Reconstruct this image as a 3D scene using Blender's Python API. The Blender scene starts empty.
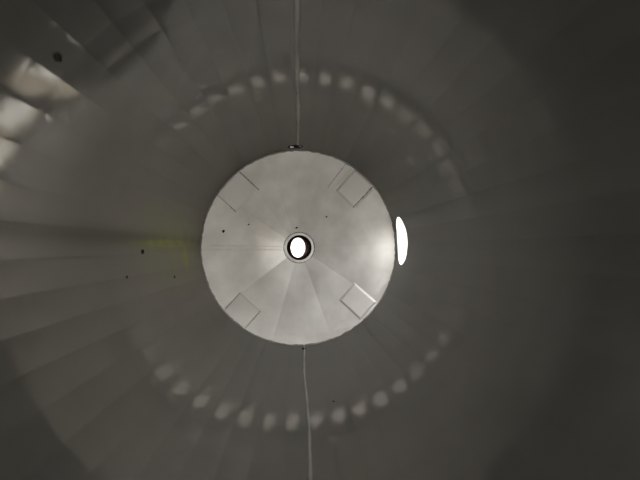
import bpy, bmesh, math, random
from mathutils import Vector, Matrix
random.seed(7)
scene = bpy.context.scene
COL = scene.collection
PI = math.pi

# ------------------------------------------------------------------ camera
# The tank's axis is +Y.  The camera stands on the axis just inside the mouth.
F_PX = 475.0
cam_d = bpy.data.cameras.new('camera')
cam_d.sensor_width = 36.0
cam_d.lens = 36.0 * F_PX / 640.0
cam_d.clip_start = 0.02
cam_d.dof.use_dof = True
cam_d.dof.focus_distance = 5.2
cam_d.dof.aperture_fstop = 2.0
cam = bpy.data.objects.new('camera', cam_d)
COL.objects.link(cam)
cam.location = (0, 0, 0)
yaw = math.atan(20.8 / F_PX)
pitch = math.atan(7.6 / F_PX)
cam.rotation_euler = (PI / 2 + pitch, 0, -yaw)
scene.camera = cam

# ------------------------------------------------------------------ sky, exposure
SKY = 20.0
w = bpy.data.worlds.new('overcast_sky')
scene.world = w
w.use_nodes = True
nt = w.node_tree
bg = nt.nodes['Background']
tc = nt.nodes.new('ShaderNodeTexCoord')
sep = nt.nodes.new('ShaderNodeSeparateXYZ')
ramp = nt.nodes.new('ShaderNodeValToRGB')
ramp.color_ramp.elements[0].position = 0.0
ramp.color_ramp.elements[0].color = (0.80, 0.80, 0.78, 1)
ramp.color_ramp.elements[1].position = 1.0
ramp.color_ramp.elements[1].color = (1.0, 1.0, 1.0, 1)
nt.links.new(tc.outputs['Generated'], sep.inputs[0])
nt.links.new(sep.outputs['Z'], ramp.inputs[0])
nt.links.new(ramp.outputs[0], bg.inputs['Color'])
bg.inputs['Strength'].default_value = SKY
vs = scene.view_settings
vs.view_transform = 'Standard'
vs.look = 'None'
vs.gamma = 1.0
vs.use_curve_mapping = False
vs.exposure = 0.0

# ------------------------------------------------------------------ sizes (metres)
R = 1.0                       # shell radius
D = R * F_PX / 97.7           # distance to the seam between shell and cone
CONE = 0.105 * D              # depth of the conical end
Y0 = -0.30                    # plane of the near lid
MOUTH = 0.75                  # radius of the round mouth in the near lid
NF = 48                       # press-brake folds round the shell
PHI0 = math.radians(-1.5 - 3.75)
T = 0.006


def rad(phi, y):
    """Shell radius: true at the cone seam, slightly out of round at the mouth."""
    d = math.degrees(phi) % 360.0
    u = min(1.0, max(0.0, (2.72 - y) / 1.15))
    k = u * u * (3 - 2 * u)
    u = min(1.0, max(0.0, (2.9 - y) / 1.5))
    k2 = u * u * (3 - 2 * u)
    return R + k * 0.058 * math.exp(-((d - 134.0) / 21.0) ** 2) - k2 * 0.034 * math.exp(-((d - 222.0) / 34.0) ** 2)


def on_shell(phi, y, off=0.0):
    """Point on the folded shell, off metres in from the steel."""
    f = (phi - PHI0) / (2 * PI / NF)
    i = math.floor(f)
    t = f - i
    a0 = PHI0 + i * 2 * PI / NF
    a1 = a0 + 2 * PI / NF
    # intersect the ray at phi with the chord
    p0 = Vector((math.cos(a0), math.sin(a0))) * rad(a0, y)
    p1 = Vector((math.cos(a1), math.sin(a1))) * rad(a1, y)
    d = Vector((math.cos(phi), math.sin(phi)))
    e = p1 - p0
    den = d.x * e.y - d.y * e.x
    r = (p0.x * e.y - p0.y * e.x) / den
    r -= off
    return Vector((d.x * r, y, d.y * r))


NS = 20                       # folds of the cone
CPH0 = math.radians(2.0)
R_OUT = 0.150                 # outlet hole in the cone


# the press left the lower folds of the cone uneven, the upper ones nearly true
FOLD = []
for i in range(NS):
    az = (2.0 + i * 360.0 / NS) % 360
    low = 200 < az < 345
    FOLD.append((0.012 if low else 0.002) * (-1 if i % 2 else 1) * random.uniform(0.9, 1.0))


def on_cone(r, phi, off=0.0):
    """Point on the folded cone at radius r, off metres towards the mouth."""
    f = (phi - CPH0) / (2 * PI / NS)
    i = math.floor(f)
    a0 = CPH0 + i * 2 * PI / NS
    am = a0 + PI / NS
    half = PI / NS
    # flat sector: depth is linear in distance along the sector's middle line
    d = r * math.cos(phi - am) / math.cos(half)
    y = D + CONE * (1 - d / R)
    t = f - i
    q = min(1.0, max(0.0, (r - R_OUT) / (R - R_OUT)))
    y += (FOLD[int(i) % NS] * (1 - t) + FOLD[int(i + 1) % NS] * t) * (q ** 0.7) * min(1.0, (1 - q) * 6)
    return Vector((r * math.cos(phi), y - off, r * math.sin(phi)))


# ------------------------------------------------------------------ materials
def mat(name):
    m = bpy.data.materials.new(name)
    m.use_nodes = True
    n = m.node_tree
    return m, n, n.nodes['Principled BSDF']


def noise(n, scale, detail=3, coord='Object', vec_scale=None):
    t = n.nodes.new('ShaderNodeTexCoord')
    x = n.nodes.new('ShaderNodeTexNoise')
    x.inputs['Scale'].default_value = scale
    x.inputs['Detail'].default_value = detail
    if vec_scale:
        mp = n.nodes.new('ShaderNodeMapping')
        mp.inputs['Scale'].default_value = vec_scale
        n.links.new(t.outputs[coord], mp.inputs[0])
        n.links.new(mp.outputs[0], x.inputs['Vector'])
    else:
        n.links.new(t.outputs[coord], x.inputs['Vector'])
    return x


def cramp(n, src, p0, c0, p1, c1):
    r = n.nodes.new('ShaderNodeValToRGB')
    r.color_ramp.elements[0].position = p0
    r.color_ramp.elements[0].color = (*c0, 1)
    r.color_ramp.elements[1].position = p1
    r.color_ramp.elements[1].color = (*c1, 1)
    n.links.new(src, r.inputs[0])
    return r


def mrange(n, src, a, b, c, d):
    r = n.nodes.new('ShaderNodeMapRange')
    r.inputs[1].default_value = a
    r.inputs[2].default_value = b
    r.inputs[3].default_value = c
    r.inputs[4].default_value = d
    n.links.new(src, r.inputs[0])
    return r


def steel(name, c0, c1, rough, coat, coat_rough, bump=0.0, algae=False, metal=1.0, stain=False):
    m, n, b = mat(name)
    nz = noise(n, 3.5 if stain else 2.2, 9 if stain else 5)
    cr = cramp(n, nz.outputs[0], 0.3, c0, 0.72, c1)
    b.inputs['Metallic'].default_value = metal
    rr = mrange(n, nz.outputs[0], 0.3, 0.7, rough - 0.03, rough + 0.04)
    n.links.new(rr.outputs[0], b.inputs['Roughness'])
    b.inputs['Coat Weight'].default_value = 0.0 if algae else coat
    b.inputs['Coat Roughness'].default_value = coat_rough
    col = cr.outputs[0]
    if algae:
        # dull dust film on the port side of the shell takes the gloss away
        t = n.nodes.new('ShaderNodeTexCoord')
        s = n.nodes.new('ShaderNodeSeparateXYZ')
        n.links.new(t.outputs['Object'], s.inputs[0])
        gl = mrange(n, s.outputs['X'], 0.45, 1.0, coat, coat * 0.12)
        gs_ = n.nodes.new('ShaderNodeBsdfGlossy')
        gs_.inputs['Color'].default_value = (0.75, 0.73, 0.69, 1)
        gs_.inputs['Roughness'].default_value = coat_rough
        ms = n.nodes.new('ShaderNodeMixShader')
        # the green film dulls the left of the shell towards the cone as well
        az = n.nodes.new('ShaderNodeMath'); az.operation = 'ABSOLUTE'
        n.links.new(s.outputs['Z'], az.inputs[0])
        clear = mrange(n, az.outputs[0], 0.40, 0.75, 0.12, 1.0).outputs[0]
        for src in (mrange(n, s.outputs['Y'], 2.5, 1.9, 0.0, 1.0), mrange(n, s.outputs['X'], -0.5, -0.3, 0.0, 1.0)):
            mm = n.nodes.new('ShaderNodeMath'); mm.operation = 'MAXIMUM'
            n.links.new(clear, mm.inputs[0]); n.links.new(src.outputs[0], mm.inputs[1])
            clear = mm.outputs[0]
        gm = n.nodes.new('ShaderNodeMath'); gm.operation = 'MULTIPLY'
        n.links.new(gl.outputs[0], gm.inputs[0]); n.links.new(clear, gm.inputs[1])
        n.links.new(gm.outputs[0], ms.inputs[0])
        n.links.new(b.outputs[0], ms.inputs[1])
        n.links.new(gs_.outputs[0], ms.inputs[2])
        n.links.new(ms.outputs[0], n.nodes['Material Output'].inputs['Surface'])
        # green film that grew along the fold at the left, next to the cone
        t = n.nodes.new('ShaderNodeTexCoord')
        s = n.nodes.new('ShaderNodeSeparateXYZ')
        n.links.new(t.outputs['Object'], s.inputs[0])
        wob = noise(n, 6, 4)

        def gauss(src, mu, sig, jit=0.0):
            a = n.nodes.new('ShaderNodeMath'); a.operation = 'SUBTRACT'
            n.links.new(src, a.inputs[0]); a.inputs[1].default_value = mu
            c = n.nodes.new('ShaderNodeMath'); c.operation = 'DIVIDE'
            n.links.new(a.outputs[0], c.inputs[0]); c.inputs[1].default_value = sig
            e = n.nodes.new('ShaderNodeMath'); e.operation = 'MULTIPLY'
            n.links.new(c.outputs[0], e.inputs[0]); n.links.new(c.outputs[0], e.inputs[1])
            g = n.nodes.new('ShaderNodeMath'); g.operation = 'MULTIPLY'
            n.links.new(e.outputs[0], g.inputs[0]); g.inputs[1].default_value = -1
            h = n.nodes.new('ShaderNodeMath'); h.operation = 'EXPONENT'
            n.links.new(g.outputs[0], h.inputs[0])
            return h.outputs[0]

        def mul(p, q):
            a = n.nodes.new('ShaderNodeMath'); a.operation = 'MULTIPLY'
            n.links.new(p, a.inputs[0])
            if isinstance(q, float):
                a.inputs[1].default_value = q
            else:
                n.links.new(q, a.inputs[1])
            return a.outputs[0]

        def add(p, q):
            a = n.nodes.new('ShaderNodeMath'); a.operation = 'ADD'; a.use_clamp = True
            n.links.new(p, a.inputs[0]); n.links.new(q, a.inputs[1])
            return a.outputs[0]
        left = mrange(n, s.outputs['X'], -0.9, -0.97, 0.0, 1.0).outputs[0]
        streak = mul(gauss(s.outputs['Z'], 0.03, 0.022), gauss(s.outputs['Y'], 3.7, 0.55))
        run = mul(gauss(s.outputs['Z'], -0.09, 0.10), gauss(s.outputs['Y'], 4.22, 0.07))
        wide = mul(mul(gauss(s.outputs['Z'], 0.05, 0.35), gauss(s.outputs['Y'], 3.9, 0.8)), 0.40)
        tot = mul(mul(add(add(add(streak, streak), run), wide), left), mrange(n, wob.outputs[0], 0.3, 0.65, 0.35, 1.0).outputs[0])
        mx = n.nodes.new('ShaderNodeMix'); mx.data_type = 'RGBA'
        n.links.new(tot, mx.inputs[0])
        # shadow line along the same fold towards the mouth, painted into the colour
        shade_line = mul(mul(gauss(s.outputs['Z'], 0.06, 0.05), left), 0.7)
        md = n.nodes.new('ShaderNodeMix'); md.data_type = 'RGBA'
        n.links.new(shade_line, md.inputs[0])
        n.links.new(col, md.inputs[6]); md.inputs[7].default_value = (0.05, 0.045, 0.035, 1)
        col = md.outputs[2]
        n.links.new(col, mx.inputs[6]); mx.inputs[7].default_value = (0.20, 0.23, 0.03, 1)
        col = mx.outputs[2]
    n.links.new(col, b.inputs['Base Color'])
    if bump:
        bz = noise(n, 3.0, 2, vec_scale=(1, 0.35, 1))
        bp = n.nodes.new('ShaderNodeBump')
        bp.inputs['Strength'].default_value = bump
        bp.inputs['Distance'].default_value = 0.02
        n.links.new(bz.outputs[0], bp.inputs['Height'])
        n.links.new(bp.outputs[0], b.inputs['Normal'])
        n.links.new(bp.outputs[0], b.inputs['Coat Normal'])
        if algae:
            n.links.new(bp.outputs[0], gs_.inputs['Normal'])
    return m


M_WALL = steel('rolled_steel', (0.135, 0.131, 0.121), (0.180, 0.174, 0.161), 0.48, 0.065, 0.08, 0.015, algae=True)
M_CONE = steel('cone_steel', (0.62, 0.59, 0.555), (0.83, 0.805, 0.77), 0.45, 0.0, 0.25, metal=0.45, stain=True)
M_PLATE = steel('plate_steel', (0.64, 0.615, 0.58), (0.76, 0.735, 0.70), 0.45, 0.0, 0.25, metal=0.4)
M_WELD = steel('weld_steel', (0.24, 0.23, 0.215), (0.50, 0.485, 0.455), 0.5, 0.0, 0.3, metal=0.6)
M_DARKWELD = steel('dull_weld', (0.16, 0.15, 0.14), (0.42, 0.40, 0.37), 0.6, 0.0, 0.3)
M_OUT = steel('galvanised_outside', (0.50, 0.50, 0.49), (0.62, 0.62, 0.60), 0.5, 0.0, 0.3)

M_PIPE, n, b = mat('brown_scaled_pipe')
b.inputs['Specular IOR Level'].default_value = 0.0
nz = noise(n, 18, 4)
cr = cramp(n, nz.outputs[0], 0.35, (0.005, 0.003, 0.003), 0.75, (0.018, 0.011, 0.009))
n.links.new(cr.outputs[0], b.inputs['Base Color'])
b.inputs['Roughness'].default_value = 0.7
M_LINING, n, b = mat('pale_pipe_lining')
nz = noise(n, 25, 4)
cr = cramp(n, nz.outputs[0], 0.35, (0.35, 0.33, 0.30), 0.65, (0.62, 0.60, 0.56))
n.links.new(cr.outputs[0], b.inputs['Base Color'])
b.inputs['Roughness'].default_value = 0.6
M_DIRT, n, b = mat('black_dirt')
b.inputs['Specular IOR Level'].default_value = 0.0
nz = noise(n, 40, 2)
cr = cramp(n, nz.outputs[0], 0.3, (0.01, 0.009, 0.008), 0.7, (0.03, 0.027, 0.022))
n.links.new(cr.outputs[0], b.inputs['Base Color'])
b.inputs['Roughness'].default_value = 0.9
M_ADDED_SIDE, n, b = mat('tan_added_wall')
nz = noise(n, 1.5, 5)
cr = cramp(n, nz.outputs[0], 0.3, (0.33, 0.29, 0.23), 0.7, (0.42, 0.38, 0.31))
n.links.new(cr.outputs[0], b.inputs['Base Color'])
b.inputs['Roughness'].default_value = 0.9
M_ADDED_REAR, n, b = mat('grey_added_wall')
nz = noise(n, 2.0, 5)
cr = cramp(n, nz.outputs[0], 0.3, (0.20, 0.19, 0.175), 0.7, (0.28, 0.27, 0.25))
n.links.new(cr.outputs[0], b.inputs['Base Color'])
b.inputs['Roughness'].default_value = 0.9
M_WHITE, n, b = mat('white_paint')
nz = noise(n, 4, 3)
cr = cramp(n, nz.outputs[0], 0.3, (0.80, 0.80, 0.79), 0.7, (0.88, 0.88, 0.87))
n.links.new(cr.outputs[0], b.inputs['Base Color'])
M_GROUND, n, b = mat('pale_concrete')
nz = noise(n, 0.8, 6)
cr = cramp(n, nz.outputs[0], 0.3, (0.30, 0.29, 0.27), 0.7, (0.40, 0.38, 0.35))
n.links.new(cr.outputs[0], b.inputs['Base Color'])
b.inputs['Roughness'].default_value = 0.9


# ------------------------------------------------------------------ helpers
def link_mesh(name, verts, faces, material, parent=None, smooth=False):
    me = bpy.data.meshes.new(name)
    me.from_pydata([tuple(v) for v in verts], [], faces)
    bm = bmesh.new(); bm.from_mesh(me)
    bmesh.ops.recalc_face_normals(bm, faces=bm.faces)
    bm.to_mesh(me); bm.free()
    me.materials.append(material)
    if smooth:
        for p in me.polygons:
            p.use_smooth = True
    o = bpy.data.objects.new(name, me)
    COL.objects.link(o)
    if parent:
        o.parent = parent
    return o


def slab(inner, outer, nu, nv):
    """Closed slab from two grids [(nu+1)*(nv+1)] of points."""
    V = list(inner) + list(outer)
    o = len(inner)
    F = []
    idx = lambda i, j: i * (nv + 1) + j
    for i in range(nu):
        for j in range(nv):
            F.append((idx(i, j), idx(i + 1, j), idx(i + 1, j + 1), idx(i, j + 1)))
            F.append((o + idx(i, j), o + idx(i, j + 1), o + idx(i + 1, j + 1), o + idx(i + 1, j)))
    for i in range(nu):
        F.append((idx(i, 0), o + idx(i, 0), o + idx(i + 1, 0), idx(i + 1, 0)))
        F.append((idx(i, nv), idx(i + 1, nv), o + idx(i + 1, nv), o + idx(i, nv)))
    for j in range(nv):
        F.append((idx(0, j), idx(0, j + 1), o + idx(0, j + 1), o + idx(0, j)))
        F.append((idx(nu, j), o + idx(nu, j), o + idx(nu, j + 1), idx(nu, j + 1)))
    return V, F


def tube(points, radii, seg=8, closed=False, squash=None):
    """Bead swept along points."""
    V, F = [], []
    n = len(points)
    for i, p in enumerate(points):
        a = points[(i - 1) % n] if (closed or i) else points[0]
        c = points[(i + 1) % n] if (closed or i < n - 1) else points[-1]
        t = (c - a).normalized()
        up = Vector((0, 1, 0)) if abs(t.y) < 0.9 else Vector((1, 0, 0))
        u = t.cross(up).normalized()
        v = t.cross(u)
        for k in range(seg):
            q = 2 * PI * k / seg
            V.append(p + (u * math.cos(q) + v * math.sin(q)) * radii[i])
    m = n if closed else n - 1
    for i in range(m):
        for k in range(seg):
            a, c = i * seg, ((i + 1) % n) * seg
            F.append((a + k, a + (k + 1) % seg, c + (k + 1) % seg, c + k))
    if not closed:
        F.append(tuple(range(seg))[::-1])
        F.append(tuple((n - 1) * seg + k for k in range(seg)))
    return V, F


def structure(o):
    o['kind'] = 'structure'
    return o


def empty(name, loc=(0, 0, 0)):
    o = bpy.data.objects.new(name, None)
    o.empty_display_size = 0.1
    o.location = loc
    COL.objects.link(o)
    return o


def thing(o, label, cat, group=None):
    o['label'] = label
    o['category'] = cat
    if group:
        o['group'] = group
    return o


def ring(profile, seg, sectors=None):
    """Closed lathe about the Y axis; profile = [(r, y), ...] closed loop."""
    V, F = [], []
    n = len(profile)
    for i in range(seg):
        a = 2 * PI * i / seg
        for (r, y) in profile:
            V.append(Vector((r * math.cos(a), y, r * math.sin(a))))
    for i in range(seg):
        j = (i + 1) % seg
        for k in range(n):
            l = (k + 1) % n
            F.append((i * n + k, i * n + l, j * n + l, j * n + k))
    return V, F


# ------------------------------------------------------------------ ground outside
GZ = -R - T - 0.006
gs = 400.0
structure(link_mesh('floor', [(-gs, -gs, GZ), (gs, -gs, GZ), (gs, gs, GZ), (-gs, gs, GZ),
                              (-gs, -gs, GZ - 0.2), (gs, -gs, GZ - 0.2), (gs, gs, GZ - 0.2), (-gs, gs, GZ - 0.2)],
                    [(0, 1, 2, 3), (4, 5, 6, 7), (0, 1, 5, 4), (1, 2, 6, 5), (2, 3, 7, 6), (3, 0, 4, 7)], M_GROUND))

# added wall behind the conical end, dims the daylight through the outlet
bx = [(x, y, z) for z in (GZ, GZ + 2.6) for y in (D + CONE + 1.9, D + CONE + 2.1) for x in (-2.2, 2.2)]
structure(link_mesh('added_wall_rear', bx, [(0, 1, 3, 2), (4, 5, 7, 6), (0, 1, 5, 4), (2, 3, 7, 6), (0, 2, 6, 4), (1, 3, 7, 5)], M_ADDED_REAR))

# added tan wall facing the side port, cuts the daylight coming in


def box(name, lo, hi, m, parent=None):
    P = [(x, y, z) for z in (lo[2], hi[2]) for y in (lo[1], hi[1]) for x in (lo[0], hi[0])]
    return link_mesh(name, P, [(0, 1, 3, 2), (4, 5, 7, 6), (0, 1, 5, 4), (2, 3, 7, 6), (0, 2, 6, 4), (1, 3, 7, 5)], m, parent)


structure(box('added_wall_side', (3.5, 3.2, GZ), (3.7, 12.0, GZ + 2.7), M_ADDED_SIDE))
structure(box('reflection_panel', (3.46, 8.18, -0.62), (3.5, 8.56, -0.10), M_WHITE))  # added white panel, puts the bright patch in the shell's reflections

# ------------------------------------------------------------------ shell
wall = structure(empty('wall_round'))

# cutters for the two openings in the shell
P_PHI = math.radians(3.9)
P_Y = R * F_PX / 104.2
P_R = 0.236
S_PHI = math.radians(92.2)
S_Y = R * F_PX / 101.6
S_R = 0.068


def cutter(phi, y, r, seg=48):
    d = Vector((math.cos(phi), 0, math.sin(phi)))
    u = Vector((0, 1, 0)); v = d.cross(u)
    V = []
    for s in (0.7, 1.3):
        for k in range(seg):
            a = 2 * PI * k / seg
            V.append(d * s + Vector((0, y, 0)) + (u * math.cos(a) + v * math.sin(a)) * r)
    F = [tuple(range(seg))[::-1], tuple(range(seg, 2 * seg))]
    for k in range(seg):
        F.append((k, (k + 1) % seg, seg + (k + 1) % seg, seg + k))
    return link_mesh('cutter', V, F, M_WALL)


def bored(o, cut):
    md = o.modifiers.new('bore', 'BOOLEAN')
    md.operation = 'DIFFERENCE'; md.object = cut; md.solver = 'EXACT'
    bpy.context.view_layer.update()
    me = bpy.data.meshes.new_from_object(o.evaluated_get(bpy.context.evaluated_depsgraph_get()))
    o.modifiers.clear()
    o.data = me


cuts = [(P_PHI, 0.27, cutter(P_PHI, P_Y, P_R)), (S_PHI, 0.06, cutter(S_PHI, S_Y, S_R, 24))]
NY = 28
for i in range(NF):
    a0 = PHI0 + i * 2 * PI / NF
    a1 = a0 + 2 * PI / NF
    inn, out = [], []
    for q in (a0, a1):
        for j in range(NY + 1):
            y = Y0 + (D - Y0) * j / NY
            r = rad(q, y)
            inn.append(Vector((r * math.cos(q), y, r * math.sin(q))))
            out.append(Vector(((r + T) * math.cos(q), y, (r + T) * math.sin(q))))
    V, F = slab(inn, out, 1, NY)
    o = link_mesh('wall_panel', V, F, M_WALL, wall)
    am = (a0 + a1) / 2
    for phi, half, cut in cuts:
        dd = (am - phi + PI) % (2 * PI) - PI
        if abs(dd) < half + 0.08:
            bored(o, cut)
for _, _, cut in cuts:
    me = cut.data
    bpy.data.objects.remove(cut)
    bpy.data.meshes.remove(me)


def seam(phi_of_y, y0, y1, r0, name, parent, material, n=90, seg=6):
    pts, rr = [], []
    for i in range(n + 1):
        y = y0 + (y1 - y0) * i / n
        pts.append(on_shell(phi_of_y(y), y, 0.0))
        rr.append(r0 * random.uniform(0.75, 1.2))
    V, F = tube(pts, rr, seg)
    return link_mesh(name, V, F, material, parent, True)


# long welds: one along the top, one along the bottom
seam(lambda y: math.radians(90.6 + 0.15 * math.sin(3 * y)), Y0 + 0.02, D - 0.30, 0.013, 'weld_seam', wall, M_WELD)
seam(lambda y: math.radians(-87.2 + 0.35 * math.sin(2.6 * y + 1)), Y0 + 0.02, D - 0.03, 0.008, 'weld_seam', wall, M_WELD)

# ------------------------------------------------------------------ conical end
cone = structure(empty('wall_end', (0, 0, 0)))
for i in range(NS):
    a0 = CPH0 + i * 2 * PI / NS
    a1 = a0 + 2 * PI / NS
    inn, out = [], []
    for q in (a0 + 1e-6, a1 - 1e-6):
        for j in range(11):
            r = R_OUT + (R + 0.004 - R_OUT) * j / 10
            p = on_cone(r, q)
            inn.append(p)
            out.append(p + Vector((0, T, 0)))
    V, F = slab(inn, out, 1, 10)
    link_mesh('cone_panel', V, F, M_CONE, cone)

# the weld that joins shell and cone, in short uneven runs
pts, rr = [], []
for k in range(240):
    a = 2 * PI * k / 240
    p = on_shell(a, D - 0.006, 0.003)
    pts.append(p)
    rr.append(0.010 * random.choice((0.6, 0.9, 1.0, 1.3)))
V, F = tube(pts, rr, 6, closed=True)
link_mesh('rim_weld', V, F, M_DARKWELD, cone, True)

# weld where the cone sheet was closed: two beads side by side, at the left
for off in (-0.012, 0.028):
    pts, rr = [], []
    for k in range(70):
        r = 0.16 + (0.985 - 0.16) * k / 69
        phi = PI + math.asin(off / r * 1.0) - 0.006
        pts.append(on_cone(r, phi, 0.0))
        rr.append(0.005 * random.uniform(0.7, 1.25))
    V, F = tube(pts, rr, 6)
    link_mesh('weld_seam', V, F, M_PLATE, cone, True)

# ------------------------------------------------------------------ near lid with the round mouth
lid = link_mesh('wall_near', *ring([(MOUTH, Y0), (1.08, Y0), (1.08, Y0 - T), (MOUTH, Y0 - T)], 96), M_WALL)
structure(lid)

# ------------------------------------------------------------------ outlet in the middle of the cone
YO = D + CONE * (1 - R_OUT / R)
outlet = thing(empty('outlet_pipe', (0, YO, 0)), 'short round outlet pipe welded into the middle of the conical end', 'pipe')


def local(o, root):
    """Re-express a mesh built in world space in its root's frame."""
    o.data.transform(Matrix.Translation(-Vector(root.location)))
    return o


V, F = ring([(0.138, YO - 0.016), (0.160, YO - 0.014), (0.166, YO + 0.02), (0.138, YO + 0.02)], 64)
local(link_mesh('collar', V, F, M_PLATE, outlet, True), outlet)
pts = [Vector((0.172 * math.cos(2 * PI * k / 120), YO - 0.010, 0.172 * math.sin(2 * PI * k / 120))) for k in range(120)]
V, F = tube(pts, [0.006 * random.uniform(0.7, 1.3) for _ in pts], 6, closed=True)
local(link_mesh('weld_bead', V, F, M_DARKWELD, outlet, True), outlet)
# the pipe bends off towards the left, so its right-hand inside shows
seg = 48
V, F = [], []
steps = 9
for s in range(steps):
    t = s / (steps - 1)
    cx = -0.014 * t ** 1.5
    cy = YO + 0.01 + 0.36 * t
    tilt = -0.75 * t * t
    for rr_ in (0.136 - 0.018 * t, 0.146 - 0.018 * t):
        for k in range(seg):
            a = 2 * PI * k / seg
            x = rr_ * math.cos(a)
            V.append(Vector((cx + x * math.cos(tilt), cy + x * math.sin(-tilt) * 0.9, rr_ * math.sin(a))))
for s in range(steps - 1):
    for lay in (0, 1):
        for k in range(seg):
            a = (s * 2 + lay) * seg
            c = ((s + 1) * 2 + lay) * seg
            F.append((a + k, a + (k + 1) % seg, c + (k + 1) % seg, c + k))
for s in (0, steps - 1):
    for k in range(seg):
        a = (s * 2) * seg; c = (s * 2 + 1) * seg
        F.append((a + k, a + (k + 1) % seg, c + (k + 1) % seg, c + k))
local(link_mesh('pipe_bend', V, F, M_PIPE, outlet, True), outlet)

# ------------------------------------------------------------------ rims of the two ports in the shell
def port_rim(name, phi, y, r, rb, label, n=72, m=M_DARKWELD):
    pts = []
    d = Vector((math.cos(phi), 0, math.sin(phi)))
    u = Vector((0, 1, 0)); v = d.cross(u)
    for k in range(n):
        a = 2 * PI * k / n
        lat = math.sin(a) * r
        ph = phi - math.asin(lat / R) * (1 if v.dot(Vector((-math.sin(phi), 0, math.cos(phi)))) < 0 else -1)
        yy = y + math.cos(a) * r
        pts.append(on_shell(ph, min(yy, D - 0.002), -0.002))
    base = d * R + Vector((0, y, 0))
    V, F = tube(pts, [rb * random.uniform(0.8, 1.2) for _ in pts], 6, closed=True)
    o = link_mesh(name, [p - base for p in V], F, m, None, True)
    o.location = base
    return thing(o, label, 'port')


port_rim('side_port', P_PHI, P_Y, P_R, 0.006, 'large round open port in the shell, bright daylight outside it')
small_port = port_rim('small_port', S_PHI, S_Y, S_R, 0.007, 'small dark round port beside the end of a long weld', 36, M_PIPE)


d = Vector((math.cos(S_PHI), 0, math.sin(S_PHI)))
u = Vector((0, 1, 0)); v = d.cross(u)
prof = [(0.002, 0.045), (S_R + 0.004, 0.045), (S_R + 0.004, 0.010), (S_R + 0.012, 0.010), (S_R + 0.012, 0.055), (0.002, 0.055)]
V, F = [], []
for k in range(32):
    a = 2 * PI * k / 32
    for (r, h) in prof:
        V.append(d * h + (u * math.cos(a) + v * math.sin(a)) * r)
for k in range(32):
    for q in range(len(prof)):
        q2 = (q + 1) % len(prof); k2 = (k + 1) % 32
        F.append((k * 6 + q, k * 6 + q2, k2 * 6 + q2, k2 * 6 + q))
link_mesh('plug', V, F, M_PIPE, small_port)

# ------------------------------------------------------------------ four plates on the cone
def plate(az, half_w, r0, r1, th, label, rails=(), bead=None):
    phi = math.radians(az)
    c = on_cone((r0 + r1) / 2, phi)
    ex = Vector((-math.sin(phi), 0, math.cos(phi)))
    er = Vector((math.cos(phi), 0, math.sin(phi)))
    root = thing(empty('steel_plate', c), label, 'plate', 'plates on the conical end')

    def strip(name, s0, s1, ra, rb, t, m, nu=6, nv=3, base=0.0005):
        cham = t * 0.8 if nu > 1 else 0.006
        inn, out = [], []
        for i in range(nu + 1):
            s = s0 + (s1 - s0) * i / nu
            for j in range(nv + 1):
                q = ra + (rb - ra) * j / nv
                x = er * q + ex * s
                r_ = min(math.hypot(x.x, x.z), 0.99)
                out.append(on_cone(r_, math.atan2(x.z, x.x), base))
                si = s + (cham if i == 0 else -cham if i == nu else 0)
                qi = q + (cham if j == 0 else -cham if j == nv else 0)
                x = er * qi + ex * si
                r_ = min(math.hypot(x.x, x.z), 0.985)
                inn.append(on_cone(r_, math.atan2(x.z, x.x), t))
        V, F = slab(inn, out, nu, nv)
        return local(link_mesh(name, V, F, m, root), root)
    strip('plate_face', -half_w, half_w, r0, r1, th, M_PLATE)
    for (s0, s1, ra, rb, t) in rails:
        strip('side_strip', s0, s1, ra, rb, t, M_PLATE, 1, 3)
    if bead:
        for (s0, s1, q0, q1, rb_) in bead:
            pts, rr = [], []
            for k in range(30):
                t = k / 29
                x = er * (q0 + (q1 - q0) * t) + ex * (s0 + (s1 - s0) * t)
                pts.append(on_cone(min(0.99, math.hypot(x.x, x.z)), math.atan2(x.z, x.x), 0.001))
                rr.append(rb_ * random.uniform(0.4, 1.4))
            V, F = tube(pts, rr, 6)
            local(link_mesh('weld_bead', V, F, M_DARKWELD, root, True), root)
    return root


plate(47.4, 0.125, 0.70, 0.985, 0.024, 'square steel plate with raised side strips, nearest the large port',
      rails=((0.135, 0.165, 0.72, 0.97, 0.010), (-0.17, -0.14, 0.72, 0.965, 0.010)),
      bead=((-0.132, -0.132, 0.70, 0.97, 0.006), (0.21, 0.23, 0.68, 0.955, 0.003)))
plate(-42.5, 0.125, 0.68, 0.965, 0.024, 'clean square steel plate proud of the cone below the large port')
plate(-132, 0.14, 0.76, 0.985, 0.010, 'flush square steel plate with dark radial edges below the cone weld',
      bead=((-0.142, -0.142, 0.76, 0.97, 0.004), (0.142, 0.142, 0.76, 0.97, 0.004)))
plate(138, 0.165, 0.74, 0.985, 0.012, 'smeared square steel plate with dark side welds above the cone weld',
      bead=((-0.167, -0.167, 0.72, 0.97, 0.006), (0.167, 0.145, 0.74, 0.97, 0.006)))


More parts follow.
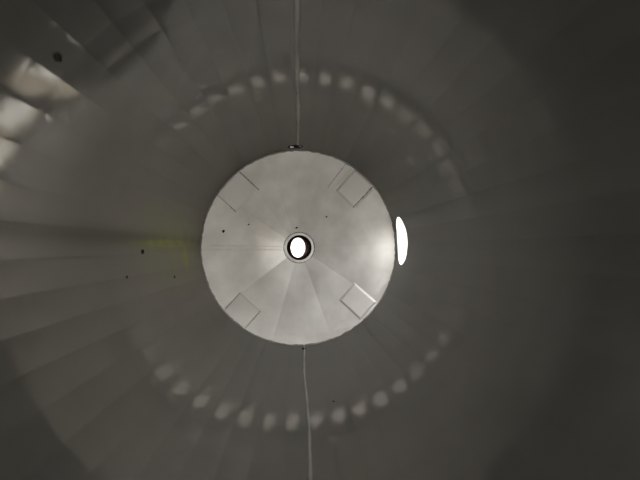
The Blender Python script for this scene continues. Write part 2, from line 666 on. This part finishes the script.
# ------------------------------------------------------------------ flecks of dirt
def fleck(pos, normal, size, label, long=1.0, along=Vector((0, 1, 0))):
    normal = normal.normalized()
    u = (along - normal * along.dot(normal)).normalized()
    v = normal.cross(u)
    bm = bmesh.new()
    bmesh.ops.create_icosphere(bm, subdivisions=2, radius=1.0)
    for q in bm.verts:
        k = random.uniform(0.75, 1.15)
        c = q.co * k
        q.co = (u * c.x * size * long + v * c.y * size + normal * max(c.z, -0.2) * size * 0.45)
    me = bpy.data.meshes.new('dirt_fleck')
    bm.to_mesh(me); bm.free()
    me.materials.append(M_DIRT)
    o = bpy.data.objects.new('dirt_fleck', me)
    o.location = pos
    COL.objects.link(o)
    return thing(o, label, 'dirt', 'flecks of dirt')


def shell_px(px, py):
    """Where the line of sight of a photo pixel meets the shell."""
    dx, dz = (px - 299.5), -(py - 248.0)
    r = math.hypot(dx, dz)
    phi = math.atan2(dz, dx)
    y = R * F_PX / r
    y = rad(phi, y) * F_PX / r
    return phi, y


for (px, py, size, long, label) in (
        (61, 60, 0.014, 1.8, 'biggest black fleck of dirt, high on the bare shell'),
        (145, 252, 0.016, 1.8, 'black fleck of dirt just below the green streak'),
        (130, 277, 0.010, 1.2, 'small dark fleck of dirt below the green streak, farther from the cone'),
        (176, 277, 0.013, 1.2, 'small dark fleck of dirt below the green streak, beside the cone'),
        (304, 349, 0.022, 1.6, 'black fleck of dirt at the cone end of the lower weld'),
        (334, 402, 0.008, 1.2, 'tiny dark fleck of dirt beside the lower weld')):
    phi, y = shell_px(px, py)
    p = on_shell(phi, y, 0.002)
    nrm = (on_shell(phi + 0.002, y) - on_shell(phi - 0.002, y)).cross(on_shell(phi, y + 0.01) - on_shell(phi, y - 0.01))
    if nrm.x * p.x + nrm.z * p.z > 0:
        nrm = -nrm
    fleck(p, nrm, size, label, long)
for (px, py, size, label) in (
        (224, 232, 0.016, 'dark fleck on the cone just above the double weld'),
        (297, 228, 0.012, 'dark fleck on the cone just above the outlet pipe'),
        (249, 225, 0.009, 'small dark fleck on the cone between outlet and smeared plate'),
        (327, 217, 0.010, 'small dark fleck on the cone between outlet and striped plate')):
    r = math.hypot(px - 299.5, py - 248) / 97.0
    phi = math.atan2(248 - py, px - 299.5)
    for _ in range(4):
        yy = on_cone(r, phi).y
        r = math.hypot(px - 299.5, py - 248) * yy / F_PX
    fleck(on_cone(r, phi, 0.0), Vector((0, -1, 0)), size, label, 1.3, Vector((1, 0, 0.4)))
